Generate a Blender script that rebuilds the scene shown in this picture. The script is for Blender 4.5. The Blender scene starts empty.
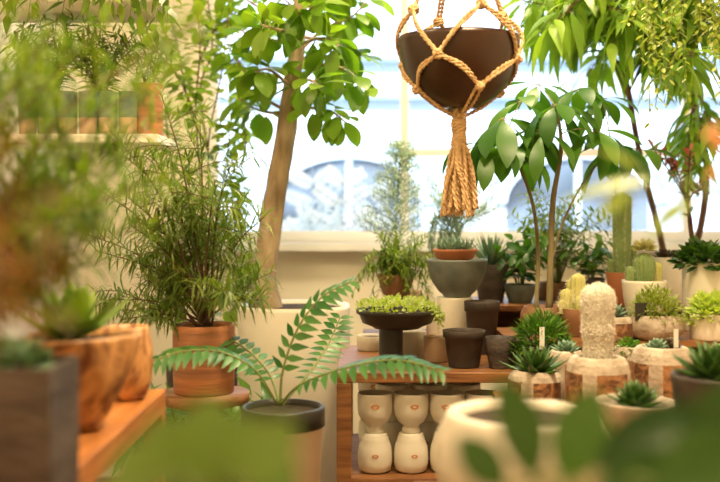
import bpy, math, random
from mathutils import Vector, Matrix, noise
random.seed(7)
R=random.random
def U(a,b): return a+(b-a)*R()
H=1.10
def X(u,d): return (u-360)/1000*d
def Z(v,d): return H-(v-215)/1000*d
def P(u,v,d): return Vector((X(u,d),d,Z(v,d)))
col=bpy.context.scene.collection

# ---------------- materials ----------------
def newmat(name):
    m=bpy.data.materials.new(name); m.use_nodes=True
    nt=m.node_tree; nt.nodes.clear(); return m,nt,nt.nodes,nt.links
def mat(name,c1,c2=None,rough=.6,scale=8,metal=0,bump=0,stretch=(1,1,1),spec=.5,detail=4,bscale=None,lo=.35,hi=.65,dist=0):
    m,nt,N,L=newmat(name)
    out=N.new('ShaderNodeOutputMaterial'); b=N.new('ShaderNodeBsdfPrincipled')
    L.new(b.outputs[0],out.inputs[0])
    b.inputs['Roughness'].default_value=rough; b.inputs['Metallic'].default_value=metal
    b.inputs['Specular IOR Level'].default_value=spec
    if c2 is None: c2=tuple(x*.8 for x in c1)
    tc=N.new('ShaderNodeTexCoord'); mp=N.new('ShaderNodeMapping'); mp.inputs['Scale'].default_value=stretch
    L.new(tc.outputs['Object'],mp.inputs[0])
    nz=N.new('ShaderNodeTexNoise'); nz.inputs['Scale'].default_value=scale; nz.inputs['Detail'].default_value=detail; nz.inputs['Distortion'].default_value=dist
    L.new(mp.outputs[0],nz.inputs['Vector'])
    r=N.new('ShaderNodeValToRGB'); r.color_ramp.elements[0].position=lo; r.color_ramp.elements[1].position=hi
    r.color_ramp.elements[0].color=(*c1,1); r.color_ramp.elements[1].color=(*c2,1)
    L.new(nz.outputs['Fac'],r.inputs[0]); L.new(r.outputs[0],b.inputs['Base Color'])
    if bump:
        n2=N.new('ShaderNodeTexNoise'); n2.inputs['Scale'].default_value=bscale or scale*4; L.new(mp.outputs[0],n2.inputs['Vector'])
        bp=N.new('ShaderNodeBump'); bp.inputs['Strength'].default_value=bump; bp.inputs['Distance'].default_value=.01
        L.new(n2.outputs['Fac'],bp.inputs['Height']); L.new(bp.outputs[0],b.inputs['Normal'])
    return m
def leafmat(name,c1,c2,rough=.4,trans=.4,tint=(1.5,1.6,.5)):
    m,nt,N,L=newmat(name)
    out=N.new('ShaderNodeOutputMaterial'); b=N.new('ShaderNodeBsdfPrincipled'); t=N.new('ShaderNodeBsdfTranslucent')
    mx=N.new('ShaderNodeMixShader'); mx.inputs[0].default_value=trans
    g=N.new('ShaderNodeNewGeometry'); r=N.new('ShaderNodeValToRGB')
    r.color_ramp.elements[0].color=(*c1,1); r.color_ramp.elements[1].color=(*c2,1)
    L.new(g.outputs['Random Per Island'],r.inputs[0]); L.new(r.outputs[0],b.inputs['Base Color'])
    mm=N.new('ShaderNodeMix'); mm.data_type='RGBA'; mm.blend_type='MULTIPLY'; mm.inputs[0].default_value=1
    L.new(r.outputs[0],mm.inputs[6]); mm.inputs[7].default_value=(*tint,1)
    L.new(mm.outputs[2],t.inputs[0])
    b.inputs['Roughness'].default_value=rough
    L.new(b.outputs[0],mx.inputs[1]); L.new(t.outputs[0],mx.inputs[2]); L.new(mx.outputs[0],out.inputs[0])
    return m

M={}
M['wall']=mat('wall_paint',(.84,.77,.62),(.80,.73,.58),.8,3)
M['ceil']=mat('ceiling_paint',(.7,.66,.58),None,.9,3)
M['floor']=mat('floor_wood',(.22,.12,.06),(.12,.06,.03),.5,5,stretch=(1,8,1),bump=.2)
M['wood']=mat('table_wood',(.34,.15,.05),(.17,.065,.025),.45,6,stretch=(1,10,10),bump=.15)
M['wood2']=mat('bench_wood',(.56,.22,.06),(.34,.12,.03),.4,5,stretch=(12,1,12),bump=.15)
M['root']=mat('root_wood',(.66,.34,.13),(.20,.07,.025),.4,7,stretch=(2.5,2.5,1.6),bump=.5,bscale=14,lo=.40,hi=.64,dist=2.6,detail=6)
M['stripe']=mat('striped_terracotta',(.50,.20,.08),(.26,.11,.055),.6,9,stretch=(.4,.4,5),bump=.2,lo=.38,hi=.62)
M['white']=mat('white_glaze',(.86,.81,.70),(.78,.72,.60),.45,6)
M['offwhite']=mat('concrete_white',(.72,.66,.56),(.56,.50,.42),.7,9,bump=.15)
M['tan']=mat('tan_clay',(.56,.38,.25),(.44,.29,.18),.6,7,bump=.1)
M['pink']=mat('pale_clay',(.76,.57,.42),(.66,.48,.34),.6,7)
M['black']=mat('black_ceramic',(.02,.018,.016),(.04,.034,.03),.4,9)
M['dark']=mat('dark_clay',(.075,.055,.045),(.035,.026,.022),.65,14,bump=.2)
M['char']=mat('charcoal_stone',(.045,.035,.032),(.10,.08,.07),.6,12,stretch=(1,1,3),bump=.3)
M['grey']=mat('grey_teal_ceramic',(.10,.12,.115),(.18,.20,.18),.5,16,bump=.2)
M['brown']=mat('brown_clay',(.28,.13,.06),(.17,.075,.035),.5,9,bump=.15)
M['terra']=mat('terracotta',(.52,.19,.08),(.38,.13,.05),.6,10,bump=.1)
M['facetb']=mat('brown_mottled_panel',(.40,.20,.09),(.12,.055,.028),.4,34,bump=.3,dist=1.5,lo=.38,hi=.62)
M['facetg']=mat('grey_cement_edge',(.56,.48,.39),(.34,.27,.20),.7,26,bump=.3)
M['cup']=mat('green_glaze_cup',(.12,.17,.14),(.22,.26,.20),.25,15)
M['bronze']=mat('bronze_bowl_glaze',(.034,.015,.008),(.060,.026,.012),.30,6,metal=.2)
M['soil']=mat('soil',(.07,.045,.028),(.025,.016,.010),.95,60,bump=.8)
M['gravel']=mat('gravel',(.40,.33,.26),(.12,.09,.07),.9,120,bump=.8)
M['bark']=mat('tree_bark',(.50,.38,.24),(.26,.18,.10),.8,14,stretch=(2,2,.6),bump=.5)
M['bark3']=mat('greenish_bark',(.26,.22,.10),(.15,.11,.05),.7,14,stretch=(2,2,.6),bump=.4)
M['bark2']=mat('brown_stem',(.18,.10,.06),(.09,.05,.03),.8,14,bump=.3)
M['gstem']=mat('green_stem',(.20,.27,.07),(.14,.18,.05),.6,10)
M['rope']=mat('jute_rope',(.80,.56,.30),(.58,.37,.18),.9,60,bump=.5)
M['frame']=mat('window_frame_paint',(.84,.84,.82),(.78,.78,.76),.5,4)
M['metal']=mat('black_metal',(.04,.04,.04),None,.4,5,metal=.6)
M['tag']=mat('white_plastic_tag',(.85,.84,.8),None,.5,5)
M['emblem']=mat('orange_emblem_print',(.70,.28,.10),(.58,.20,.08),.6,8)
M['facade']=mat('facade_stucco',(.70,.82,.93),(.63,.77,.91),.8,1.2)
M['facade2']=mat('facade_trim',(.34,.45,.58),(.30,.41,.54),.7,2)
M['arch']=mat('facade_glass',(.05,.07,.095),(.17,.23,.30),.5,1.4,stretch=(1,1,1.6),lo=.40,hi=.62,detail=1)
M['pave']=mat('pavement',(.35,.38,.42),None,.8,4)
M['lampm']=mat('lamp_housing',(.7,.7,.7),None,.4,4)
LM={}
LM['ficus']=leafmat('leaf_ficus',(.08,.20,.015),(.24,.38,.04),.36,.44)
LM['vine']=leafmat('leaf_vine',(.14,.26,.02),(.32,.43,.05),.4,.42)
LM['sch']=leafmat('leaf_schefflera',(.022,.10,.012),(.09,.22,.02),.42,.36)
LM['alii']=leafmat('leaf_long',(.10,.22,.02),(.28,.42,.05),.38,.44)
LM['feather']=leafmat('leaf_feathery',(.07,.16,.015),(.24,.33,.04),.45,.35)
LM['featherd']=leafmat('leaf_podocarpus',(.06,.14,.015),(.23,.30,.06),.4,.34)
LM['lime']=leafmat('leaf_lime',(.36,.48,.09),(.56,.64,.22),.45,.35)
LM['zamia']=leafmat('leaf_cycad',(.02,.11,.02),(.08,.22,.05),.38,.28)
LM['blue']=leafmat('leaf_glaucous',(.12,.23,.16),(.24,.36,.25),.5,.2)
LM['dark']=leafmat('leaf_dark',(.025,.08,.012),(.08,.18,.03),.3,.25)
LM['purple']=leafmat('leaf_purple',(.10,.045,.045),(.12,.15,.06),.4,.2)
LM['rust']=leafmat('leaf_rust',(.28,.10,.02),(.22,.16,.03),.5,.35,tint=(1.5,1.1,.5))
LM['red']=leafmat('leaf_red_tip',(.50,.08,.06),(.40,.20,.10),.5,.3,tint=(1.3,.9,.7))
LM['orange']=leafmat('leaf_orange',(.78,.36,.18),(.70,.44,.22),.5,.4,tint=(1.3,1,.5))
LM['pale']=leafmat('leaf_silver',(.74,.86,.90),(.90,.96,1.0),.5,.3,tint=(1,1,1))
LM['silver']=leafmat('leaf_silver_green',(.34,.46,.36),(.55,.66,.55),.5,.35,tint=(1.1,1.2,.9))
LM['olive']=leafmat('leaf_olive',(.20,.27,.05),(.42,.47,.13),.45,.35)
LM['yg']=leafmat('leaf_yellowgreen',(.16,.28,.03),(.34,.45,.07),.4,.4)
LM['broad']=leafmat('leaf_broad',(.035,.13,.015),(.15,.29,.04),.3,.3)
LM['rubber']=leafmat('leaf_rubber',(.015,.055,.010),(.07,.16,.03),.3,.2)
LM['soft']=leafmat('leaf_soft_green',(.08,.16,.035),(.17,.25,.06),.5,.25)
M['cactus']=mat('cactus_skin',(.18,.28,.09),(.26,.36,.13),.6,20)
M['cactusy']=mat('cactus_skin_yellow',(.48,.48,.13),(.58,.54,.22),.6,20)
M['spine']=mat('cactus_wool',(.92,.88,.80),(.84,.78,.68),.9,50)
M['fur']=mat('cactus_body_wool',(.74,.70,.60),(.56,.52,.42),.9,60,bump=.6)

# ---------------- mesh builder ----------------
class MB:
    def __init__(s): s.v=[]; s.f=[]; s.m=[]
    def add(s,vs,fs,mi=0):
        o=len(s.v); s.v.extend(tuple(a) for a in vs)
        for f in fs: s.f.append(tuple(i+o for i in f)); s.m.append(mi)
    def obj(s,name,mats,parent=None,smooth=True,loc=(0,0,0)):
        me=bpy.data.meshes.new(name); me.from_pydata(s.v,[],s.f)
        if not isinstance(mats,(list,tuple)): mats=[mats]
        for m in mats: me.materials.append(m)
        me.polygons.foreach_set('material_index',s.m)
        me.polygons.foreach_set('use_smooth',[smooth]*len(s.f)); me.update()
        ob=bpy.data.objects.new(name,me); col.objects.link(ob); ob.location=loc
        if parent: ob.parent=parent
        return ob
def tag(o,label,cat,group=None,kind=None):
    o['label']=label; o['category']=cat
    if group: o['group']=group
    if kind: o['kind']=kind
    return o
def thing(name,label,cat,loc,group=None):
    e=bpy.data.objects.new(name,None); e.empty_display_size=.05; col.objects.link(e); e.location=loc
    return tag(e,label,cat,group)
def copy_thing(root,loc,rot=None):
    n=root.copy(); col.objects.link(n); n.location=loc
    if rot is not None: n.rotation_euler=(0,0,rot)
    for c in list(root.children):
        k=c.copy(); k.parent=n; col.objects.link(k)
    return n
def boxm(mb,x0,x1,y0,y1,z0,z1,mi=0):
    vs=[(x,y,z) for z in(z0,z1) for y in(y0,y1) for x in(x0,x1)]
    mb.add(vs,[(0,2,3,1),(4,5,7,6),(0,1,5,4),(2,6,7,3),(0,4,6,2),(1,3,7,5)],mi)
def bevel(o,w=.003):
    b=o.modifiers.new('bevel','BEVEL'); b.width=w; b.segments=2; return o
def lathe(mb,prof,segs=40,c=(0,0,0),rf=None,mif=None):
    vs=[];fs=[];mi=[]
    n=len(prof)
    for (r,z) in prof:
        for j in range(segs):
            a=2*math.pi*j/segs; rr=r*(rf(a,z) if rf else 1)
            vs.append((c[0]+rr*math.cos(a),c[1]+rr*math.sin(a),c[2]+z))
    for i in range(n-1):
        for j in range(segs):
            k=(j+1)%segs
            fs.append((i*segs+j,i*segs+k,(i+1)*segs+k,(i+1)*segs+j)); mi.append(mif(i,j) if mif else 0)
    o=len(mb.v); mb.v.extend(vs)
    for f,m in zip(fs,mi): mb.f.append(tuple(q+o for q in f)); mb.m.append(m)
def spline(pts,n):
    pts=[Vector(p) for p in pts]; 
    if len(pts)==2: return [pts[0].lerp(pts[1],i/n) for i in range(n+1)]
    q=[pts[0]*2-pts[1]]+pts+[pts[-1]*2-pts[-2]]; out=[]; S=len(pts)-1
    for i in range(n+1):
        t=i/n*S; k=min(int(t),S-1); t-=k; a,b,c,d=q[k:k+4]
        out.append(.5*((2*b)+(c-a)*t+(2*a-5*b+4*c-d)*t*t+(3*b-a-3*c+d)*t**3))
    return out
def tube(mb,pts,r0,r1=None,segs=6,mi=0,rad=None,jit=0):
    if r1 is None:r1=r0
    n=len(pts); vs=[];fs=[]; 
    t=(pts[1]-pts[0]).normalized(); s=t.cross(Vector((0,0,1)))
    if s.length<.05: s=t.cross(Vector((1,0,0)))
    s.normalize()
    for i,p in enumerate(pts):
        t=(pts[min(i+1,n-1)]-pts[max(i-1,0)]); 
        if t.length<1e-7: t=Vector((0,0,1))
        t.normalize(); s=(s-t*s.dot(t)); s.normalize(); b=t.cross(s)
        r=rad[i] if rad else r0+(r1-r0)*i/(n-1)
        for j in range(segs):
            a=2*math.pi*j/segs; q=r*(1+(jit*noise.noise(p*14+Vector((j*.7,0,0))) if jit else 0))
            vs.append(p+s*math.cos(a)*q+b*math.sin(a)*q)
    for i in range(n-1):
        for j in range(segs):
            k=(j+1)%segs; fs.append((i*segs+j,i*segs+k,(i+1)*segs+k,(i+1)*segs+j))
    fs.append(tuple(range(segs))[::-1]); fs.append(tuple((n-1)*segs+j for j in range(segs)))
    mb.add(vs,fs,mi)
SH={'oval':lambda t:max(.03,math.sin(math.pi*min(1,t))**.75),
    'lance':lambda t:max(.03,(t/.35)**.7 if t<.35 else (1-(t-.35)/.65)**.85),
    'obov':lambda t:max(.05,math.sin(math.pi*t**1.3)**.85 if t<1 else 0),
    'oblong':lambda t:max(.05,min(1,1.5*math.sin(math.pi*t))),
    'agave':lambda t:max(.02,(.75+.5*math.sin(math.pi*min(1,t*1.1))) *(1-t**3)*.8)}
UP=Vector((0,0,1))
def frame(d,up):
    d=Vector(d).normalized(); s=d.cross(up)
    if s.length<1e-3: s=d.cross(Vector((1,.1,0)))
    s.normalize(); return d,s,s.cross(d)
def leaf(mb,p,d,up,L,W,shape='oval',bend=.5,fold=.2,n=6,mi=0):
    d,s,nn=frame(d,up); f=SH[shape]; vs=[];fs=[]; c=Vector(p)
    for i in range(n+1):
        t=i/n; a=bend*t; dd=d*math.cos(a)-nn*math.sin(a); mm=nn*math.cos(a)+d*math.sin(a)
        w=W/2*f(t); vs+= [c-s*w+mm*w*fold, c, c+s*w+mm*w*fold]; c=c+dd*(L/n)
    for i in range(n):
        o=i*3; fs+=[(o,o+1,o+4,o+3),(o+1,o+2,o+5,o+4)]
    mb.add(vs,fs,mi)
def needle(mb,p,d,up,L,W,bend=.3,mi=0):
    d,s,nn=frame(d,up); p=Vector(p); m=p+d*L*.5; e=m+(d*math.cos(bend)-nn*math.sin(bend))*L*.5
    mb.add([p-s*W*.3,p+s*W*.3,m+s*W*.5,m-s*W*.5,e],[(0,1,2,3),(3,2,4)],mi)
def fat(mb,p,d,up,L,W,T,shape='lance',bend=-.3,n=6,segs=7,mi=0):
    d,s,nn=frame(d,up); f=SH[shape]; vs=[];fs=[]; c=Vector(p)
    for i in range(n+1):
        t=i/n; a=bend*t; dd=d*math.cos(a)-nn*math.sin(a); mm=nn*math.cos(a)+d*math.sin(a)
        w=W/2*f(t); th=T/2*max(.06,f(t))
        for j in range(segs):
            q=2*math.pi*j/segs; vs.append(c+s*math.cos(q)*w+mm*math.sin(q)*th)
        c=c+dd*(L/n)
    for i in range(n):
        for j in range(segs):
            k=(j+1)%segs; fs.append((i*segs+j,i*segs+k,(i+1)*segs+k,(i+1)*segs+j))
    fs.append(tuple(n*segs+j for j in range(segs)))
    mb.add(vs,fs,mi)
def rv(a=1): return Vector((U(-a,a),U(-a,a),U(-a,a)))
GA=2.39996
def path_leaves(mb,pts,n,L,W,shape='oval',droop=.4,fwd=.4,start=.2,bend=.5,stem=0,bs=None,nseg=6,fold=.2,off=0,mi=0):
    N=len(pts)-1
    for i in range(n):
        t=start+(1-start)*i/max(1,n-1); k=min(int(t*N),N-1); p=pts[k].lerp(pts[k+1],t*N-k)
        tg=(pts[k+1]-pts[k]).normalized(); _,s,nn=frame(tg,UP); a=i*GA+off+U(-.4,.4)
        rad=s*math.cos(a)+nn*math.sin(a); d=(rad+tg*fwd+Vector((0,0,-droop))+rv(.15)).normalized()
        q=p
        if stem:
            q=p+(rad+tg*.3+Vector((0,0,.15))).normalized()*stem
            if bs: tube(bs,[p,q],.0012,.001,4)
        l=L*U(.7,1.15); leaf(mb,q,d,UP+rv(.35),l,W*l/L,shape,bend*U(.5,1.4),fold,nseg,mi)
def path_needles(mb,pts,n,L,W,fwd=.8,start=.1,bend=.3,droop=.1):
    N=len(pts)-1
    for i in range(n):
        t=start+(1-start)*i/max(1,n-1); k=min(int(t*N),N-1); p=pts[k].lerp(pts[k+1],t*N-k)
        tg=(pts[k+1]-pts[k]).normalized(); _,s,nn=frame(tg,UP); a=i*GA+U(-.5,.5)
        d=(s*math.cos(a)+nn*math.sin(a)+tg*fwd+Vector((0,0,-droop))+rv(.2))
        needle(mb,p,d,UP+rv(.3),L*U(.6,1.15),W,bend)
def pinnate(mb,bs,pts,n,L,W,shape='oblong',start=.2,fwd=.5,droop=.1,mix=1,r=.0025,flat=UP,bend=.3,ns=5):
    N=len(pts)-1; tube(bs,pts,r,r*.5,5)
    for i in range(n):
        t=start+(1-start)*i/max(1,n-1); k=min(int(t*N),N-1); p=pts[k].lerp(pts[k+1],t*N-k)
        tg=(pts[k+1]-pts[k]).normalized(); _,s,nn=frame(tg,flat)
        sc=.55+.45*math.sin(math.pi*min(1,.15+.8*(i/n)))
        for sg in(-1,1):
            d=s*sg+tg*fwd+Vector((0,0,-droop))+rv(.06)
            if ns<=2: needle(mb,p,d,nn,L*sc,W,bend)
            else: leaf(mb,p,d,nn,L*sc*U(.92,1.05),W*sc,shape,bend,.2,ns)

# ---------------- pots ----------------
def profile(style,Rr,h,th=None):
    th=th or max(.003,Rr*.08); s=h-min(.012,h*.15)
    inner=lambda ri:[(ri,h*.995),(ri*.97,s),]
    if style=='taper': o=[(0,0),(Rr*.70,0),(Rr*.72,.004),(Rr*.90,h*.80),(Rr*.98,h*.81),(Rr,h*.985),(Rr*.985,h)]
    elif style=='cone': o=[(0,0),(Rr*.66,0),(Rr*.68,.003),(Rr*.85,h*.5),(Rr,h*.985),(Rr*.985,h)]
    elif style=='cyl': o=[(0,0),(Rr*.94,0),(Rr*.97,.004),(Rr,h*.5),(Rr,h*.985),(Rr*.985,h)]
    elif style=='bowl': o=[(0,0),(Rr*.42,0),(Rr*.46,h*.06),(Rr*.60,h*.16),(Rr*.80,h*.40),(Rr*.93,h*.68),(Rr*.99,h*.95),(Rr*.985,h)]
    elif style=='round': o=[(0,0),(Rr*.55,0),(Rr*.72,h*.06),(Rr*.93,h*.25),(Rr,h*.5),(Rr*.97,h*.75),(Rr*.86,h*.95),(Rr*.84,h)]
    elif style=='dish': o=[(0,0),(Rr*.55,0),(Rr*.62,h*.1),(Rr*.85,h*.3),(Rr*.92,h*.7),(Rr,h*.8),(Rr,h*.97),(Rr*.985,h)]
    if style=='round': return o+inner(Rr*.84-th),s,Rr*.84-th
    return o+inner(Rr-th),s,(Rr-th)
def mkpot(parent,style,Rr,h,m,soil='soil',th=None,rf=None,segs=40,z0=0,mif=None):
    mb=MB()
    if style=='facet':
        angs=[]
        for k in range(4):
            a=k*math.pi/2+.30; angs+= [a-.56,a,a+.56]
        angs=sorted(angs)
        prof=[(0,0),(.82,0),(.92,h*.05),(1,h*.18),(1.02,h*.45),(1,h*.74),(.93,h*.88),(.80,h),(.62,h),(.60,h*.9)]
        vs=[]
        for r,z in prof:
            for j,a in enumerate(angs): 
                q=r*(.97 if j%3==1 else 1); vs.append((q*Rr*math.cos(a),q*Rr*math.sin(a),z))
        S=len(angs)
        mb.v=vs
        for i in range(len(prof)-1):
            for j in range(S):
                k=(j+1)%S; mb.f.append((i*S+j,i*S+k,(i+1)*S+k,(i+1)*S+j))
                mb.m.append(1 if (i in(3,4) and j%3!=2) else 0)
        ob=mb.obj('pot',[M['facetg'],M['facetb']],parent,smooth=False); bevel(ob,.004)
        s=h*.9; ri=Rr*.60
    elif style=='square':
        a=Rr; t=Rr*.1
        for (b0,b1,c0,c1) in((-a,a,-a,-a+t),(-a,a,a-t,a),(-a,-a+t,-a+t,a-t),(a-t,a,-a+t,a-t)): boxm(mb,b0,b1,c0,c1,0,h)
        boxm(mb,-a+t,a-t,-a+t,a-t,0,.01)
        ob=mb.obj('pot',m,parent,smooth=False); s=h-.012; ri=None
        sb=MB(); boxm(sb,-a+t,a-t,-a+t,a-t,s-.02,s); sb.obj('soil',M[soil],parent,smooth=False)
        return s
    else:
        prof,s,ri=profile(style,Rr,h,th)
        lathe(mb,prof,segs,(0,0,z0),rf,mif); ob=mb.obj('pot',m,parent)
    sb=MB(); q=[(0,s+.004),(ri*.4,s+.003),(ri*.8,s+.001),(ri*.985,s)]
    if rf: q=[(a*.93,b) for a,b in q]
    lathe(sb,q,24,(0,0,z0),rf); sb.obj('soil',M[soil],parent)
    return s+z0
def potted(name,label,cat,u,d,zs,vtop,w,style,m,soil='soil',group=None,**k):
    e=thing(name,label,cat,(X(u,d),d,zs),group); h=Z(vtop,d)-zs; Rr=w/2000*d
    s=mkpot(e,style,Rr,h,m,soil,**k)
    return e,s,Rr
def loc(e): return Vector(e.location)

# ---------------- room ----------------
def structure(name,boxes,m,cat='room'):
    mb=MB()
    for b in boxes: boxm(mb,*b)
    o=mb.obj(name,m,None,False); o['kind']='structure'; return o
XL,XR,YB,YW,ZC=-1.15,1.85,-1.6,4.2,2.75
structure('floor',[(XL-.1,XR+.1,YB-.1,YW+.15,-.1,0)],M['floor'])
structure('ceiling',[(XL-.1,XR+.1,YB-.1,YW+.15,ZC,ZC+.1)],M['ceil'])
structure('wall_left',[(XL-.1,XL,YB,YW,0,ZC)],M['wall'])
structure('wall_right',[(XR,XR+.1,YB,YW,0,ZC)],M['wall'])
structure('wall_back',[(XL-.1,XR+.1,YB-.1,YB,0,ZC)],M['wall'])
wx0,wx1,wz0,wz1=X(208,YW),1.75,Z(243,YW),2.45
structure('wall_window',[(XL-.1,wx0,YW,YW+.15,0,ZC),(wx1,XR+.1,YW,YW+.15,0,ZC),(wx0,wx1,YW,YW+.15,0,wz0),(wx0,wx1,YW,YW+.15,wz1,ZC)],M['wall'])
structure('trim_1',[(wx0-.03,wx1+.03,YW-.09,YW+.15,wz0-.03,wz0)],M['frame'])
mb=MB(); f=.035
for b in((wx0,wx0+f),(wx1-f,wx1),(X(405,YW)-.018,X(405,YW)+.018),(X(690,YW)-.018,X(690,YW)+.018)): boxm(mb,b[0],b[1],YW+.03,YW+.09,wz0,wz1)
boxm(mb,wx0,wx1,YW+.035,YW+.085,wz0,wz0+.05); boxm(mb,wx0,wx1,YW+.035,YW+.085,wz1-.04,wz1)
boxm(mb,X(405,YW),X(690,YW),YW+.04,YW+.08,Z(152,YW)-.016,Z(152,YW)+.016)
w=mb.obj('window_1',M['frame'],None,False); w['kind']='structure'
gm,nt,N,L=newmat('window_glass'); o=N.new('ShaderNodeOutputMaterial'); tr=N.new('ShaderNodeBsdfTransparent'); gl=N.new('ShaderNodeBsdfGlossy'); gl.inputs['Roughness'].default_value=.02
mx=N.new('ShaderNodeMixShader'); mx.inputs[0].default_value=.03; L.new(tr.outputs[0],mx.inputs[1]); L.new(gl.outputs[0],mx.inputs[2]); L.new(mx.outputs[0],o.inputs[0])
mb=MB(); boxm(mb,wx0+f,wx1-f,YW+.058,YW+.062,wz0+.05,wz1-.04); mb.obj('glass',gm,w,False)

# outside
mb=MB(); boxm(mb,-8,10,4.5,12,-.3,-.15); g=mb.obj('street_pavement',M['pave'],None,False); g['kind']='structure'; g['label']='grey street pavement outside the window'
FY=9.0
fac=thing('building','pale blue-white building facade with arched windows across street','building',(0,FY,-.15))
mb=MB(); boxm(mb,-6,9,0,.4,0,7); mb.obj('wall',M['facade'],fac,False)
for z in(2.28,2.62,3.3,4.4):
    mb=MB(); boxm(mb,-6,9,-.12,-.0,z,z+.06); mb.obj('ledge',M['facade2'],fac,False)
for x in (-3.2,-1.15,.9,2.95,5.0):
    mb=MB(); boxm(mb,x-.10,x+.10,-.06,0,0,2.28); mb.obj('pilaster',M['facade'],fac,False)
for cx in(-4.2,-2.15,-.1,1.95,4.0,6.1):
    mb=MB(); r=.64; zt=1.36
    n=24
    arc=[(cx+r*math.cos(math.pi*i/n),zt+r*.62*math.sin(math.pi*i/n)) for i in range(n+1)]
    poly=[(cx+r,1.12)]+arc+[(cx-r,1.12)]
    mb.add([(a,-.02,b) for a,b in poly],[tuple(range(len(poly)))])
    mb.obj('arched_window',M['arch'],fac,False)
    for (ra,rb,mm) in((.0,.10,'facade'),(.10,.17,'facade2')):
        mb=MB(); a1=[(cx+(r+ra)*math.cos(math.pi*i/n),zt+(r*.62+ra)*math.sin(math.pi*i/n)) for i in range(n+1)]
        a2=[(cx+(r+rb)*math.cos(math.pi*i/n),zt+(r*.62+rb)*math.sin(math.pi*i/n)) for i in range(n+1)]
        vs=[(a,-.07,b) for a,b in a1]+[(a,-.07,b) for a,b in a2]; mb.add(vs,[(i,i+1,n+2+i,n+1+i) for i in range(n)])
        mb.obj('arch_trim',M[mm],fac,False)
    mb=MB(); boxm(mb,cx-.025,cx+.025,-.05,-.021,1.12,zt+.38); mb.obj('glazing_bar',M['facade'],fac,False)
for k in range(5):
    mb=MB(); x=-5+k*2.7; boxm(mb,x,x+1.1,-.02,0,5,6.4); mb.obj('upper_window',M['arch'],fac,False)

# ---------------- furniture ----------------
def table(name,label,x0,x1,y0,y1,z,m,th=.025,shelf=None,leg=.035,back=None):
    e=thing(name,label,'table',((x0+x1)/2,(y0+y1)/2,0)); cx,cy=(x0+x1)/2,(y0+y1)/2
    a0,a1,b0,b1=x0-cx,x1-cx,y0-cy,y1-cy
    mb=MB(); boxm(mb,a0,a1,b0,b1,z-th,z); bevel(mb.obj('tabletop',m,e,False))
    for (x,y) in((a0,b0),(a1-leg,b0),(a0,b1-leg),(a1-leg,b1-leg)):
        mb=MB(); boxm(mb,x,x+leg,y,y+leg,0,z-th); bevel(mb.obj('leg',m,e,False),.002)
    if shelf: 
        mb=MB(); boxm(mb,a0+.005,a1-.005,b0+.005,b1-.005,shelf-.02,shelf); bevel(mb.obj('shelf_board',m,e,False))
    return e
ZT=.73; ZS=Z(471,2.42)
table('display_table','brown wooden display table with lower shelf of white pots',-.055,1.30,2.35,2.84,ZT,M['wood'],.025,ZS)
table('display_table','rear brown wooden table under the window holding pots',.01,1.30,2.85,3.25,ZT,M['wood'],.025)
table('display_table','wooden table holding faceted pots and cacti',.30,1.15,1.55,2.27,.70,M['wood'])
table('display_table','wooden table holding a large pale round planter',.08,.95,1.02,1.5,.70,M['wood'])
ZB=.78
table('wooden_bench','orange-brown wooden bench holding carved wood bowls',-.80,-.357,.55,1.84,ZB,M['wood2'],.04)
table('potting_counter','dark wooden counter with blurred leafy plants',-.33,.75,.34,.95,.62,M['wood'])
def riser(label,x0,x1,y0,y1,z0,z1):
    mb=MB(); t=.015
    boxm(mb,x0,x1,y0,y1,z1-t,z1); boxm(mb,x0,x0+t,y0,y1,z0,z1-t); boxm(mb,x1-t,x1,y0,y1,z0,z1-t); boxm(mb,x0+t,x1-t,y1-t,y1,z0,z1-t)
    o=mb.obj('wooden_riser',M['wood'],None,False); tag(o,label,'shelf riser')
riser('low brown wooden riser on the display table',.37,1.28,2.46,2.76,ZT,.79)
riser('taller brown wooden riser on the rear table',.30,1.28,2.86,3.2,ZT,.84)
for z,(a,b),lb in((Z(137,2.5),(2.40,2.66),'white wall shelf holding a row of glazed cups'),(Z(2,2.5),(2.40,2.66),'upper white wall shelf with trailing plants')):
    mb=MB(); boxm(mb,XL,X(166,2.5),a,b,z-.022,z); o=mb.obj('wall_shelf',M['white'],None,False); tag(bevel(o),lb,'shelf')
# ---------------- centre table contents ----------------
def stackpot(x,y,z):
    e=thing('stacked_planter','white ceramic planter stack with small orange emblem on shelf','planter',(x,y,z),'white emblem planters on the lower shelf')
    mb=MB(); lathe(mb,[(0,0),(.028,.0),(.038,.006),(.0415,.022),(.0415,.045),(.039,.064),(.033,.078),(.033,.083),(.030,.086),(.030,.092),(.026,.094),(0,.094)],36); mb.obj('base_pot',M['white'],e)
    mb=MB(); lathe(mb,[(0,.0945),(.022,.0945),(.022,.103),(.018,.108),(.019,.112),(.032,.122),(.0405,.138),(.0425,.156),(.0425,.186),(.042,.190),(.038,.190),(.036,.172),(0,.170)],36); mb.obj('bowl',M['white'],e)
    mb=MB(); lathe(mb,[(0,.178),(.0366,.1775)],30); mb.obj('soil',M['soil'],e)
    for (cz,rr,s) in((.163,.0434,.0080),(.045,.0428,.0062)):
        mb=MB(); n=18; yy=lambda dx:-math.sqrt(rr*rr-dx*dx)-.0006
        star=[(s*(1.0 if i%2==0 else .72)*1.5*math.cos(2*math.pi*i/n),s*(1.0 if i%2==0 else .8)*.8*math.sin(2*math.pi*i/n)) for i in range(n)]
        inn=[(a*.5,b*.5) for a,b in star]
        vs=[(a,yy(a),cz+b) for a,b in star+inn]
        mb.add(vs,[(i,(i+1)%n,n+(i+1)%n,n+i) for i in range(n)])
        mb.obj('emblem',M['emblem'],e,False)
    return e
s0=stackpot(X(375,2.42),2.42,ZS)
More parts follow.
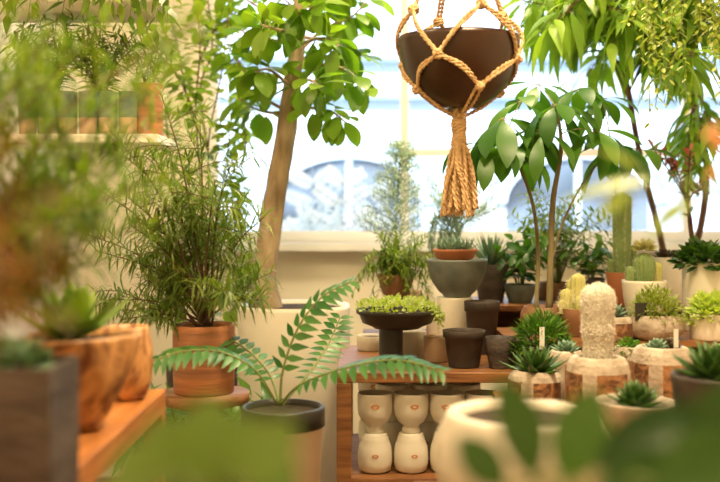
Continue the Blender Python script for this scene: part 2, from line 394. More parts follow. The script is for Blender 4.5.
for u,d,r in((411,2.42,.15),(447,2.42,-.15),(483,2.42,.1),(392,2.56,.4),(428,2.56,-.2),(464,2.56,.5),(374,2.70,0),(408,2.70,.3),(442,2.70,-.4)):
    copy_thing(s0,(X(u,d),d,ZS),r)
potted('plant_pot','round dark clay pot standing empty on the table','plant pot',464,2.44,ZT,330,43,'taper',M['dark'])
potted('plant_pot','dark clay pot behind the front dark pot','plant pot',482,2.68,ZT,301,36,'taper',M['dark'])
potted('plant_pot','charcoal clay pot beside the front dark pot','plant pot',500,2.42,ZT,337,32,'cone',M['char'])
potted('plant_pot','tan unglazed cylinder pot on the table','plant pot',436,2.53,ZT,336,25,'cyl',M['tan'])
potted('plant_pot','pale beige pot on the table','plant pot',411,2.60,ZT,331,30,'cyl',M['offwhite'])
potted('plant_pot','pale clay pot at the table end','plant pot',372,2.74,ZT,335,30,'cyl',M['offwhite'])
def plinth(label,u,d,z0,v1,w,m,waist=1.0):
    h=Z(v1,d)-z0; r=w/2000*d; mb=MB()
    lathe(mb,[(0,0),(r,0),(r,.004),(r*waist,h*.5),(r,h-.003),(r*.98,h),(0,h)],36); o=mb.obj('plinth',m,None,True,(X(u,d),d,z0)); tag(o,label,'pedestal'); return z0+h
z=plinth('black cylindrical stand under a shallow dish',391,2.50,ZT,328,24,M['black'])
e,s,r=potted('potted_succulent','shallow black dish of pale green sedum on stand','potted plant',397,2.50,z,309,82,'dish',M['black'])
mb=MB()
for i in range(460):
    a=U(0,6.28); q=math.sqrt(R())*r*1.0; p=Vector((q*math.cos(a),q*math.sin(a),s+U(-.0,.022)+.018*(1-q/r)))
    leaf(mb,p,rv(.9)+Vector((math.cos(a)*.6,math.sin(a)*.6,.7)),UP+rv(.5),U(.010,.018),U(.006,.010),'oval',.2,.2,4)
for i in range(26):
    a=U(-.6,.8); q=r*.9; p0=Vector((q*math.cos(a),q*math.sin(a),s)); p1=p0+Vector((math.cos(a)*.02,math.sin(a)*.02,.0)); p2=p1+Vector((0,0,-U(.01,.035)))
    path_leaves(mb,spline([p0,p1,p2],6),8,.012,.008,'oval',.1,.3,.2,nseg=3)
mb.obj('foliage',LM['lime'],e)
z=plinth('dark plinth under a bushy potted plant',396,2.92,ZT,297,28,M['dark'])
e,s,r=potted('potted_bush','bushy thin-leaved plant in small brown pot','potted plant',396,2.92,z,274,38,'cone',M['brown'])
mb=MB(); sb=MB()
for i in range(115):
    a=U(0,6.28); l=U(.05,.135); el=U(-.15,1.4); d0=Vector((math.cos(a)*math.cos(el),math.sin(a)*math.cos(el),math.sin(el)))
    p0=Vector((U(-.02,.02),U(-.02,.02),s)); pts=spline([p0,p0+d0*l*.6+Vector((0,0,.03)),p0+d0*l+Vector((0,0,.02-.06*(1-math.sin(el))))],5)
    tube(sb,pts,.0012,.0006,4); path_needles(mb,pts,22,.026,.0045,.7)
mb.obj('foliage',LM['feather'],e); sb.obj('stem',M['gstem'],e)
e,s,r=potted('potted_conifer','slender feathery silver-green conifer in small clay pot','potted plant',404,3.12,ZT,290,34,'cone',M['tan'])
mb=MB(); sb=MB(); b=loc(e)
tr=spline([Vector((0,0,s)),P(396,240,3.12)-b,P(398,190,3.12)-b,P(401,145,3.12)-b],14); tube(sb,tr,.0035,.002,6)
for i in range(120):
    t=.25+.75*i/120; k=min(int(t*14),13); p=tr[k].lerp(tr[k+1],t*14-k); a=i*GA; l=.135*(1.15-t)+.022
    d0=Vector((math.cos(a),math.sin(a),U(.3,.9))).normalized(); pts=spline([p,p+d0*l*.6,p+d0*l+Vector((0,0,-.01))],4); tube(sb,pts,.0009,.0006,4); path_needles(mb,pts,20,.024,.0040,.8)
mb.obj('foliage',LM['silver'],e); sb.obj('stem',M['gstem'],e)
z=plinth('white glazed pedestal under a grey bowl',455,2.77,ZT,297,36,M['white'],.93)
e,s,r=potted('ceramic_bowl','wide grey-green stoneware bowl on white pedestal','bowl',457,2.77,z,259,62,'bowl',M['grey'],'gravel')
zz=z+s+.004
e,s,r=potted('potted_cactus','small red-brown dish of cacti set in grey bowl','potted plant',455,2.77,zz,249,44,'dish',M['terra'],'gravel')
mb=MB()
for i in range(10):
    a=i*GA; q=r*.75*math.sqrt(i/10); c=Vector((q*math.cos(a),q*math.sin(a),s))
    for k in range(10): fat(mb,c,(math.cos(k*GA)*.8,math.sin(k*GA)*.8,.5+k*.17),UP,U(.025,.048),.008,.005,'lance',-.3,4,5)
mb.obj('foliage',LM['blue'],e)
e,s,r=potted('potted_conifer','thin upright pale feathery plant in white pot','potted plant',440,3.10,ZT,285,28,'cyl',M['white'])
mb=MB(); sb=MB(); b=loc(e)
for i in range(22):
    pts=spline([Vector((U(-.01,.01),U(-.01,.01),s)),P(444+U(-14,18),230,3.10)-b,P(450+U(-24,50),U(172,215),3.10+U(-.05,.05))-b],8); tube(sb,pts,.0015,.0006,4); path_needles(mb,pts,80,.030,.0042,.9,.3)
mb.obj('foliage',LM['silver'],e); sb.obj('stem',M['gstem'],e)

# ---------------- generic plant makers ----------------
def rosette(e,c,n,L,W,T,m,shape='lance',t0=1.3,t1=.15,bend=-.25,name='foliage'):
    mb=MB(); c=Vector(c)
    for i in range(n):
        t=i/n; a=i*GA; el=t0+(t1-t0)*t; d=Vector((math.cos(a)*math.cos(el),math.sin(a)*math.cos(el),math.sin(el)))
        fat(mb,c+Vector((0,0,.01*(1-t))),d,UP,L*(.55+.45*t)*U(.9,1.1),W,T,shape,bend,6,7)
    return mb.obj(name,m,e)
def dome(e,c,rad,hh,n,L,W,m,shape='oval',ns=4):
    mb=MB(); c=Vector(c)
    for i in range(n):
        a=U(0,6.28); el=math.asin(R()); q=U(.55,1)
        dr=Vector((math.cos(a)*math.cos(el),math.sin(a)*math.cos(el),math.sin(el)))
        p=c+Vector((dr.x*rad*q,dr.y*rad*q,dr.z*hh*q)); leaf(mb,p,dr+rv(.6),UP+rv(.5),L*U(.7,1.2),W,shape,.3,.2,ns)
    return mb.obj('foliage',m,e)
def cactus(e,c,r,h,ribs,m,tip=.5,spn=300,sl=.006,depth=.13,segs=None):
    mb=MB(); N=14; prof=[]
    for i in range(N+1):
        t=i/N
        rr=r*(.82+.18*math.sin(math.pi*min(t*1.3,1)/2)) if t<1-tip*r/h*1.6 else None
        if rr is None:
            q=(t-(1-tip*r/h*1.6))/(tip*r/h*1.6); rr=r*math.sqrt(max(0,1-q*q))
        prof.append((max(rr,.0003),t*h))
    rf=lambda a,z:1+depth*math.cos(ribs*a)
    lathe(mb,prof,ribs*5,c,rf); mb.obj('cactus_body',m,e)
    sb=MB()
    for i in range(spn):
        k=random.randrange(ribs); a=2*math.pi*k/ribs; t=U(.03,.98); j=min(int(t*N),N-1); rr=prof[j][0]+(prof[j+1][0]-prof[j][0])*(t*N-j)
        p=Vector((c[0]+rr*(1+depth)*math.cos(a),c[1]+rr*(1+depth)*math.sin(a),c[2]+t*h))
        needle(sb,p,Vector((math.cos(a),math.sin(a),.2))+rv(.8),UP+rv(1),sl*U(.6,1.3),sl*.09,0)
    sb.obj('spines',M['spine'],e)
def leafy(e,s,stems,n,L,W,m,shape='oval',ht=.1,spread=.05,droop=.2,stemm=None,bend=.5,r0=.0018):
    mb=MB(); sb=MB()
    for i in range(stems):
        a=i*GA; p0=Vector((math.cos(a)*.008,math.sin(a)*.008,s-.003)); q=spread*U(.3,1); h2=ht*U(.6,1)
        pts=spline([p0,p0+Vector((math.cos(a)*q*.3,math.sin(a)*q*.3,h2*.6)),p0+Vector((math.cos(a)*q,math.sin(a)*q,h2))],8)
        tube(sb,pts,r0,r0*.5,5); path_leaves(mb,pts,n,L,W,shape,droop,.4,.2,bend,off=i)
    mb.obj('foliage',m,e); sb.obj('stem',stemm or M['gstem'],e)

# ---------------- right display ----------------
e,s,r=potted('potted_agave','grey stone pot with spiky glaucous agave','potted plant',491,3.0,.84,264,36,'cone',M['char'],'gravel')
rosette(e,(0,0,s),44,.15,.015,.004,LM['blue'],'lance',1.5,.3,-.15)
e,s,r=potted('potted_plant','dark green leafy plant in small grey pot','potted plant',520,2.98,.84,284,34,'cone',M['grey'])
leafy(e,s,12,10,.055,.024,LM['sch'],'oval',.16,.10)
e,s,r=potted('potted_fern','fine green fern-like plant in brown pot','potted plant',556,3.08,.84,282,38,'cyl',M['brown'])
leafy(e,s,26,30,.038,.010,LM['feather'],'lance',.30,.18,.1)
e,s,r=potted('potted_plant','green leafy plant in dark pot on rear riser','potted plant',590,2.98,.84,278,30,'cone',M['dark'])
leafy(e,s,11,10,.05,.02,LM['broad'],'oval',.14,.07)
e,s,r=potted('schefflera_tree','umbrella tree with glossy drooping leaflets in brown pot','potted tree',545,2.62,.79,306,50,'round',M['brown'])
b=loc(e); mb=MB(); sb=MB()
trk=[spline([P(549,312,2.62)-b,P(551,255,2.62)-b,P(553,200,2.62)-b,P(561,150,2.6)-b,P(558,112,2.6)-b],20),
     spline([P(536,312,2.64)-b,P(538,260,2.66)-b,P(534,210,2.66)-b,P(520,165,2.65)-b,P(507,132,2.62)-b],20),
     spline([P(549,270,2.62)-b,P(562,225,2.66)-b,P(585,180,2.68)-b,P(612,148,2.7)-b],14)]
tube(sb,trk[0],.0095,.004,8,jit=.3); tube(sb,trk[1],.0065,.003,8,jit=.3); tube(sb,trk[2],.004,.0025,7)
whorls=[(502,126,2.56,9,1.2),(488,150,2.54,7,.95),(522,108,2.66,7,.95),(556,112,2.58,9,1.05),(580,96,2.66,8,.9),(542,138,2.54,7,.85),(596,138,2.60,8,.9),(616,150,2.68,8,.95),(638,158,2.72,6,.8),(602,106,2.74,6,.8),(538,92,2.72,6,.8),(515,156,2.60,7,.9)]
for (u,v,d,n,sc) in whorls:
    c=P(u,v-8,d)-b; 
    src=min((q for t in trk for q in t[8:]),key=lambda q:(q-c).length); tube(sb,spline([src,(src+c)/2+Vector((0,0,.008)),c],5),.0018,.0014,5)
    for i in range(n):
        a=6.283*i/n+U(-.2,.2); d0=Vector((math.cos(a),math.sin(a),U(-.9,.1))); q=c+d0*.018
        tube(sb,[c,q],.001,.001,4); leaf(mb,q,d0,UP+rv(.2),.155*sc*U(.7,1.1),.046*sc,'obov',U(.7,1.6),.15,8)
mb.obj('foliage',LM['sch'],e); sb.obj('trunk',M['bark3'],e)
e,s,r=potted('potted_cactus','yellow-green branching cactus in brown pot','potted plant',578,2.56,.79,308,34,'cone',M['brown'],'gravel')
for i,(x,y,h,rr,t) in enumerate(((0,0,.105,.017,0),(-.027,.005,.065,.016,0),(.026,0,.075,.016,0),(.005,-.022,.05,.016,0),(-.010,.020,.09,.014,0),(-.036,.0,.038,.013,0))):
    cactus(e,(x,y,s-.004),rr,h,9,M['cactusy'],.6,200,.010)
e,s,r=potted('potted_cactus','tall green columnar cactus in small terracotta pot','potted plant',622,2.88,.84,272,32,'cone',M['terra'],'gravel')
cactus(e,(0,0,s),.025,.245,8,M['cactus'],.6,620,.010); cactus(e,(.032,.01,s),.012,.09,8,M['cactus'],.6,120,.006); cactus(e,(-.03,.0,s),.011,.05,8,M['cactus'],.6,120,.006)
e,s,r=potted('potted_cactus','pale clustered cactus with woolly tip in white saucer pot','potted plant',644,2.66,.79,280,44,'bowl',M['white'],'gravel')
cactus(e,(0,0,s),.026,.085,14,M['cactus'],.7,300,.006); 
mb=MB()
for i in range(200):
    dr=rv(1).normalized(); dr.z=abs(dr.z); needle(mb,Vector((0,0,s+.090))+dr*.008,dr,UP+rv(1),.032,.0035,.2)
mb.obj('crown_spines',M['cactusy'],e)
cactus(e,(-.035,.0,s),.014,.05,10,M['cactus'],.7,120,.006); cactus(e,(.036,.005,s),.014,.06,10,M['cactusy'],.7,120,.006)
e,s,r=potted('potted_succulent','white cylinder pot with dark purple rosettes','potted plant',668,2.97,.84,257,34,'cyl',M['white'])
rosette(e,(-.012,0,s),22,.05,.018,.005,LM['purple'],'obov',1.2,.1); rosette(e,(.025,.01,s),22,.045,.018,.005,LM['purple'],'obov',1.2,.1,name='offset_rosette')
e,s,r=potted('potted_plant','large white pot with dark trailing foliage','potted plant',707,2.68,.79,262,48,'cyl',M['white'])
dome(e,(0,0,s),.075,.055,320,.034,.018,LM['dark'])
e,s,r=potted('potted_succulent','squat brown-grey pot of lime sedum','potted plant',655,2.50,.79,314,58,'round',M['facetg'])
dome(e,(0,0,s-.01),.066,.085,800,.018,.007,LM['olive'],'lance',3)
e,s,r=potted('potted_succulent','small brown faceted pot with green rosette','potted plant',612,2.50,.79,316,44,'facet',None)
rosette(e,(0,0,s),30,.05,.016,.006,LM['blue'],'obov',1.3,.2)
e,s,r=potted('potted_succulent','white pot with lime green trailing plant','potted plant',712,2.50,.79,313,44,'cyl',M['white'])
dome(e,(0,0,s-.01),.062,.065,480,.024,.011,LM['lime'])
e,s,r=potted('potted_succulent','spiky dark green cushion plant in round dark pot','potted plant',542,2.405,ZT,345,48,'round',M['dark'])
dome(e,(0,0,s-.01),.068,.09,900,.03,.006,LM['broad'],'lance',3)
e,s,r=potted('potted_agave','green agave rosette in faceted brown cement pot','potted plant',536,2.10,.70,370,56,'facet',None,'gravel')
rosette(e,(0,0,s-.002),32,.085,.026,.009,LM['dark'],'agave',1.3,.1,-.35)
e,s,r=potted('potted_cactus','tall woolly white cactus in faceted brown pot','potted plant',598,2.02,.70,356,64,'facet',None,'gravel')
mb=MB(); prof=[]
hh=.162; rr=.033
for i in range(25):
    t=i/24; q=rr*(.80+.20*math.sin(math.pi*min(1,t*1.3)/2)+.03*math.sin(t*19)); 
    if t>.84: q*=math.sqrt(max(0.0004,1-((t-.84)/.16)**2))
    prof.append((q,t*hh))
lathe(mb,prof,36,(0,0,s-.003),lambda a,z:1+.06*math.cos(12*a+z*60)); mb.obj('cactus_body',M['fur'],e)
mb=MB()
for i in range(4600):
    t=R(); k=min(int(t*24),23); q=prof[k][0]+(prof[k+1][0]-prof[k][0])*(t*24-k); a=U(0,6.283)
    d0=Vector((math.cos(a),math.sin(a),.3+max(0,(t-.75)*5)))
    needle(mb,Vector((q*math.cos(a)*.98,q*math.sin(a)*.98,s+t*hh-.004)),d0+rv(.9),UP+rv(1),U(.003,.007),.001,.4)
mb.obj('spines',M['spine'],e)
e,s,r=potted('potted_succulent','faceted brown cement pot with small purple-green rosettes','potted plant',662,2.10,.70,346,62,'facet',None,'gravel')
for j,(x,y) in enumerate(((-.014,-.01),(.018,.005))): rosette(e,(x,y,s),24,.036,.014,.006,LM['purple' if j else 'blue'],'obov',1.3,.2,name='foliage' if not j else 'offset_rosette')
e,s,r=potted('potted_cactus','faceted brown cement pot with tiny cactus','potted plant',722,2.10,.70,352,54,'facet',None,'gravel')
cactus(e,(0,0,s),.022,.03,12,M['cactus'],.8,200,.006)
e,s,r=potted('potted_succulent','small faceted cement pot with grey-green rosette','potted plant',566,2.21,.70,350,38,'facet',None,'gravel')
rosette(e,(0,0,s),24,.04,.014,.005,LM['blue'],'obov',1.3,.2)
e,s,r=potted('potted_succulent','small faceted pot of green succulent behind woolly cactus','potted plant',630,2.22,.70,346,36,'facet',None,'gravel')
dome(e,(0,0,s-.008),.03,.03,200,.018,.008,LM['broad'])
e,s,r=potted('stone_bowl','low pale stone bowl on the wooden table','bowl',636,1.76,.70,400,80,'bowl',M['facetg'],'gravel')
rosette(e,(0,0,s),34,.06,.022,.009,LM['dark'],'agave',1.3,.1)
e,s,r=potted('potted_succulent','low dark bowl of dark green succulents','potted plant',716,1.70,.70,374,88,'bowl',M['dark'])
rosette(e,(0,0,s),40,.095,.03,.011,LM['dark'],'agave',1.3,.15)
potted('large_planter','large pale cement round planter with thick rim','planter',524,1.36,.70,412,182,'round',M['offwhite'],'soil',th=.016,segs=56)
def tagst(label,u,v0,v1,d,zb,w=.012,m='tag'):
    e2=MB(); h=Z(v0,d)-zb; boxm(e2,-w/2,w/2,-.0006,.0006,h*.0,h); o=e2.obj('plant_label',M[m],None,False,(X(u,d),d,zb)); o.rotation_euler=(0,0,.15); tag(o,label,'plant tag')
tagst('blank white plastic tag stuck in spiky plant pot',542,327,0,2.34,Z(345,2.34)-.01)
tagst('blank white plastic tag in faceted pot',676,329,0,2.08,Z(348,2.08)-.012,.010)
tagst('small black plastic tag in sedum pot',641,303,0,2.46,Z(316,2.46)-.012,.03,'black')

# ---------------- ficus tree ----------------
e,s,r=potted('ficus_tree','ficus tree with oval leaves in tall white planter','potted tree',294,3.02,0,304,112,'cyl',M['white'],th=.012)
b=loc(e); mb=MB(); sb=MB(); D=3.02
def q(u,v,d=D): return P(u,v,d)-b
tr=spline([q(270,318),q(264,280),q(272,215),q(283,150),q(291,95),q(297,45),q(303,-25)],30)
tube(sb,tr,.042,.020,14,jit=.25)
brs=[([(291,95),(318,66,2.95),(345,70,2.9),(368,90,2.88)],15),([(288,112),(262,96),(243,70),(228,46)],15),([(296,55),(325,28,3.05),(350,18),(372,-4)],14),
 ([(289,105),(312,108,2.9),(332,112,2.86),(345,122,2.85)],12),([(298,42),(272,16),(250,2),(225,-14)],14),([(297,45),(322,38,2.85),(338,45,2.8)],12),([(292,88),(270,70,2.85),(255,72,2.8)],11),
 ([(300,10),(330,-5),(350,-12)],10),([(298,40),(300,15,2.8),(285,0,2.75)],10),([(287,115),(258,110,3.1),(238,98,3.1)],10),([(290,98),(306,80,2.8),(322,88,2.75)],10),([(298,36),(345,45,3.1),(358,58,3.1)],10),
 ([(298,40),(265,40,2.9),(240,30,2.88)],11),([(296,60),(322,55,3.2),(345,60,3.2)],10),([(298,30),(310,10,2.8),(325,5,2.75)],10),([(298,30),(280,30,2.75),(262,25,2.7)],10)]
for pts,n in brs:
    pp=spline([q(*a) for a in pts],12); tube(sb,pp,.006,.0022,6); path_leaves(mb,pp,n+7,.085,.048,'oval',.4,.4,.25,.4,.016,sb,8,.12)
mb.obj('foliage',LM['ficus'],e); sb.obj('trunk',M['bark'],e)
e,s,r=potted('climbing_plant','tall small-leaved climbing plant in dark floor pot','potted tree',206,3.35,0,360,80,'cone',M['dark'])
b=loc(e); mb=MB(); sb=MB()
for pts in ([(206,362),(214,250),(208,150),(222,70),(232,-20)],[(206,362),(206,240),(196,120),(200,40),(190,-20)],[(214,250),(222,190),(228,150),(230,120)],[(208,150),(190,110),(180,60),(170,10)],[(200,60),(215,30),(240,10)],[(196,120),(180,80),(150,40),(140,-10)],[(222,70),(238,60),(244,110),(246,150)],[(214,250),(235,220),(238,180)],[(206,240),(180,200),(170,150),(165,110)],[(206,362),(225,320),(245,290),(250,250)],[(206,362),(180,310),(165,270),(160,220)],[(208,150),(200,90),(212,50),(208,0)]):
    pp=spline([P(a,c,3.35+U(-.1,.1))-b for a,c in pts],22); tube(sb,pp,.004,.002,6); path_leaves(mb,pp,52,.055,.036,'oval',.4,.35,.25,.5,.012,sb,5)
mb.obj('foliage',LM['vine'],e); sb.obj('stem',M['bark2'],e)

# ---------------- zamia ----------------
zs=.42
mb=MB(); lathe(mb,[(0,0),(.11,0),(.115,.01),(.09,.1),(.09,zs-.05),(.12,zs-.01),(.12,zs),(0,zs)],32); o=mb.obj('plant_stand',M['wood'],None,True,(X(283,2.02),2.02,0)); tag(o,'round brown wooden stand under cycad pot','stand')
e=thing('potted_cycad','cycad with long pinnate fronds in pale pot with black rim','potted plant',(X(283,2.02),2.02,zs)); hp=Z(406,2.02)-zs; b=loc(e)
mb=MB(); Rr=.085
lathe(mb,[(0,0),(Rr*.78,0),(Rr*.8,.004),(Rr*.95,hp*.86),(Rr*.96,hp*.865),(Rr,hp*.87),(Rr,hp*.99),(Rr*.98,hp),(Rr*.90,hp),(Rr*.88,hp-.012)],44,mif=lambda i,j:1 if i>=4 else 0); mb.obj('pot',[M['pink'],M['black']],e)
mb=MB(); lathe(mb,[(0,hp-.01),(Rr*.88,hp-.012)],30); mb.obj('soil',M['soil'],e)
mb=MB(); sb=MB()
for pts,n,L in (([(280,405,2.02),(300,385,1.98),(345,368,1.92),(395,360,1.88),(440,370,1.86)],17,.060),
  ([(280,405,2.02),(283,370,2.02),(298,328,2.02),(322,297,2.02),(350,282,2.02)],13,.056),
  ([(278,405,2.02),(255,370,2.0),(220,352,1.98),(180,352,1.95),(145,365,1.93)],15,.056),
  ([(280,405,2.02),(268,372,2.1),(240,345,2.15),(205,330,2.2)],12,.050),
  ([(282,405,2.02),(310,372,2.15),(328,345,2.25),(340,318,2.3)],12,.050)):
    pp=spline([P(*a)-b for a in pts],20); pinnate(mb,sb,pp,n,L,.020,'lance',.26,.5,.15,r=.003,bend=.35,ns=7,flat=Vector((0,-.35,1)))
mb.obj('foliage',LM['zamia'],e); sb.obj('frond_stem',M['gstem'],e)

# ---------------- left bench items ----------------
def wob(k,amp): return lambda a,z:1+amp*noise.noise(Vector((math.cos(a)*1.3+k,math.sin(a)*1.3,z*9)))+amp*.3*noise.noise(Vector((math.cos(a)*4,math.sin(a)*4+k,z*20)))
e,s,r=potted('potted_agave','carved root-wood bowl with broad green agave','potted plant',78,1.50,ZB,334,114,'bowl',M['root'],rf=wob(3,.26),th=.012)
rosette(e,(-.01,0,s),18,.125,.050,.007,LM['yg'],'lance',1.35,.35,-.25)
e,s,r=potted('wood_pot','smaller carved root-wood pot on the bench','plant pot',128,1.74,ZB,326,50,'round',M['root'],rf=wob(8,.18))
e=thing('potted_succulent','square charcoal planter with small pale succulents','potted plant',(X(16,1.12),1.12,ZB)); hp=Z(362,1.12)-ZB
s=mkpot(e,'square',.055,hp,M['char']); dome(e,(0,0,s),.035,.03,160,.022,.010,LM['blue'])
mb=MB(); zz=Z(392,2.2); lathe(mb,[(0,0),(.10,0),(.10,.02),(.03,.04),(.03,zz-.04),(.1,zz-.02),(.1,zz),(0,zz)],30); o=mb.obj('plant_stand',M['wood'],None,True,(X(204,2.2),2.2,0)); tag(o,'turned wooden stand under striped pot','stand')
e,s,r=potted('podocarpus_tree','faintly striped rust pot with airy narrow-leaved shrub','potted tree',204,2.2,zz,324,62,'cyl',M['stripe'])
b=loc(e); mb=MB(); sb=MB()
tips=[(120,190),(150,150),(185,165),(232,160),(266,215),(95,250),(160,90),(130,225),(215,225),(262,268),(165,240),(100,300),(200,120),(85,180),(245,200),(145,280),(266,300),(180,270),(230,290),(110,130),(215,180),(75,230),(190,215),(120,320),(150,310)]
for i,(tu,tv) in enumerate(tips):
    dd=2.2+U(-.18,.22); mid=P(204+(tu-204)*.45,325+(tv-325)*.6-8,2.2+(dd-2.2)*.5)
    pp=spline([P(204+U(-8,8),326,2.2)-b,mid-b,P(tu,tv,dd)-b],14); tube(sb,pp,.003,.001,5); path_needles(mb,pp,72,.062,.0045,.6,.3,.4)
    for k in range(4):
        c=pp[5+k*2]; pe=c+Vector((U(-.13,.12),U(-.08,.08),U(-.03,.08))); p2=spline([c,(c+pe)/2+Vector((0,0,.01)),pe],6); tube(sb,p2,.0014,.0007,4); path_needles(mb,p2,25,.055,.0045,.6,.15,.4)
mb.obj('foliage',LM['featherd'],e); sb.obj('stem',M['bark2'],e)
zc=Z(137,2.5)
def cup(u,d):
    e=thing('glazed_cup','small green-glazed cup with pale base on white shelf','cup',(X(u,d),d,zc),'glazed cups on the wall shelf'); h=Z(92,d)-zc; r=.0235
    mb=MB(); lathe(mb,[(0,0),(r*.8,0),(r*.9,h*.1),(r*.97,h*.42),(r*.98,h*.43),(r,h*.98),(r*.97,h),(r*.88,h),(r*.84,h*.5),(0,h*.45)],28,mif=lambda i,j:1 if i<3 else 0); mb.obj('cup_body',[M['cup'],M['tan']],e)
    return e
c0=cup(128,2.5)
for u in(108,88,68,48,28): copy_thing(c0,(X(u,2.5),2.5,zc),U(0,3))
e,s,r=potted('potted_plant','rust terracotta pot with fine green plant on shelf','potted plant',149,2.53,zc,84,28,'cyl',M['stripe'])
leafy(e,s,12,16,.045,.008,LM['feather'],'lance',.15,.12,.2)
for u,dd in((52,2.6),(100,2.6)):
    e,s,r=potted('potted_fern','airy fine-leaved plant in green pot on shelf','potted plant',u,2.61,zc,100,28,'cyl',M['cup'])
    leafy(e,s,22,28,.055,.009,LM['feather'],'lance',.24,.13,.15)
zu=Z(2,2.5)
for u in(60,145):
    e,s,r=potted('trailing_plant','leafy plant trailing from upper white shelf','potted plant',u,2.5,zu,-42,46,'cone',M['terra'])
    mb=MB(); sb=MB()
    for i in range(16):
        a=i*GA; ex=Vector((math.cos(a)*U(.05,.11),-abs(math.sin(a))*.10-.02,0)); p0=Vector((0,0,s)); p1=p0+ex*.8+Vector((0,-.03,.03)); p2=p1+ex*.3+Vector((U(-.02,.02),-.10,-U(.08,.26)))
        pp=spline([p0,p1,p2],10); tube(sb,pp,.0012,.0008,4); path_leaves(mb,pp,24,.05,.02,'lance',.4,.4,.2,.4)
    mb.obj('foliage',LM['feather'],e); sb.obj('stem',M['gstem'],e)
e,s,r=potted('podocarpus_tree','airy narrow-leaved shrub in dark pot on bench','potted tree',-50,1.25,ZB,330,90,'cone',M['dark'])
b=loc(e); mb=MB(); sb=MB()
for i,(tu,tv) in enumerate([(20,60),(90,170),(150,130),(30,180),(5,120),(130,190),(20,250),(-20,30),(80,230),(0,200),(190,60),(150,225),(110,260),(50,150),(60,280),(20,290),(100,200),(40,220),(120,160),(20,0),(170,175),(60,20),(110,20),(200,20),(5,60),(70,60),(180,110)]):
    dd=1.25+U(-.15,.2); pp=spline([P(-50+U(-10,10),332,1.25)-b,P(-50+(tu+50)*.4,330+(tv-330)*.65,1.25+(dd-1.25)*.5)-b,P(tu,tv,dd)-b],14); tube(sb,pp,.0022,.001,5); path_needles(mb,pp,80,.05,.0042,.6,.25,.35)
    for k in range(4):
        c=pp[5+k*2]; pe=c+Vector((U(-.04,.09),U(-.06,.06),U(-.02,.05))); p2=spline([c,(c+pe)/2+Vector((0,0,.01)),pe],6); tube(sb,p2,.001,.0006,4); path_needles(mb,p2,28,.042,.004,.6,.15,.4)
mb.obj('foliage',LM['feather'],e); sb.obj('stem',M['bark2'],e)
e,s,r=potted('rust_leaved_shrub','shrub with rust-brown slender leaves in clay pot','potted plant',-90,.55,.62,440,110,'cone',M['terra'])
b=loc(e); mb=MB(); sb=MB()
for (tu,tv) in [(10,110),(48,190),(5,240),(30,290),(60,310),(-10,160),(75,245),(0,320)]:
    dd=U(.50,.6); pp=spline([P(-90,440,.55)-b,P(-80+(tu+80)*.4,330+(tv-330)*.6,.55)-b,P(tu,tv,dd)-b],10); tube(sb,pp,.0012,.0006,5); path_leaves(mb,pp,10,.026,.006,'lance',.3,.4,.45,.4)
mb.obj('foliage',LM['rust'],e); sb.obj('stem',M['bark2'],e)
e,s,r=potted('potted_fern','dark green bushy fern in floor pot','potted plant',190,2.62,0,540,90,'cone',M['dark'])
leafy(e,s,34,22,.10,.026,LM['broad'],'lance',.40,.24,.2,r0=.003)

# ---------------- near plants ----------------
e,s,r=potted('broad_leaved_plant','soft green broad-leaved plant in clay pot','potted plant',205,.52,.62,580,110,'cone',M['terra'])
b=loc(e); mb=MB(); sb=MB()
for (u,v,du,dv,l,w,d) in((205,490,.05,-1,.050,.038,.52),(172,480,-1,-.45,.034,.030,.52),(240,484,.6,-.8,.042,.032,.50),(185,484,-.35,-.8,.042,.032,.55),(222,476,.3,-.6,.038,.032,.54),(155,488,-.8,-.2,.026,.028,.50),(250,492,.5,-.3,.030,.030,.53)):
    p=P(u,v,d)-b; tube(sb,spline([Vector((0,0,s)),p*.5+Vector((0,0,s*.6)),p],6),.0022,.0016,5); leaf(mb,p,Vector((du,-.1,-dv)),Vector((0,-1,.4)),l,w,'oval',.5,.12,8)
mb.obj('foliage',LM['soft'],e); sb.obj('stem',M['gstem'],e)
e,s,r=potted('rubber_plant','broad dark green rubber plant in dark pot','potted plant',600,.62,.62,550,120,'cone',M['dark'])
b=loc(e); mb=MB(); sb=MB()
for (u,v,du,dv,l,w,d,up) in((535,480,-.25,-1,.068,.034,.62,.6),(505,488,-.6,-.7,.045,.026,.64,.4),(565,482,.25,-.85,.066,.038,.66,.3),(595,470,.8,-.6,.08,.034,.62,.8),(595,488,1,-.2,.08,.040,.60,.8),(645,474,.8,-.75,.06,.034,.66,.4),(655,484,.9,-.45,.065,.040,.58,.7),(690,474,.5,-1,.065,.04,.62,.4)):
    p=P(u,v,d)-b; tube(sb,spline([Vector((0,0,s)),p*.5+Vector((0,0,s*.6)),p],6),.0025,.0018,5); leaf(mb,p,Vector((du,-.1,-dv)),Vector((U(-.3,.3),-1,up)),l,w,'oval',.5,.2,9)
mb.obj('foliage',LM['rubber'],e); sb.obj('stem',M['gstem'],e)
e,s,r=potted('broad_leaved_plant','yellow-green arching broad leaves in terracotta pot','potted plant',830,1.15,.70,420,110,'cone',M['terra'])
b=loc(e); mb=MB(); sb=MB()
for (u,v,du,dv,l,w,d) in((655,180,-1,.12,.085,.020,.85),(640,170,-.6,-.35,.045,.018,.87),(630,192,-.7,.5,.040,.018,.84),(690,200,-.7,.5,.05,.020,.85)):
    p=P(u,v,d)-b; tube(sb,spline([Vector((0,0,s)),Vector((-.02,0,s+.15)),(P(740,200,.95)-b),p],10),.002,.0012,5); leaf(mb,p,Vector((du,-.1,-dv)),Vector((0,-.6,1)),l,w,'lance',.3,.2,8)
mb.obj('foliage',LM['yg'],e)
mb=MB()
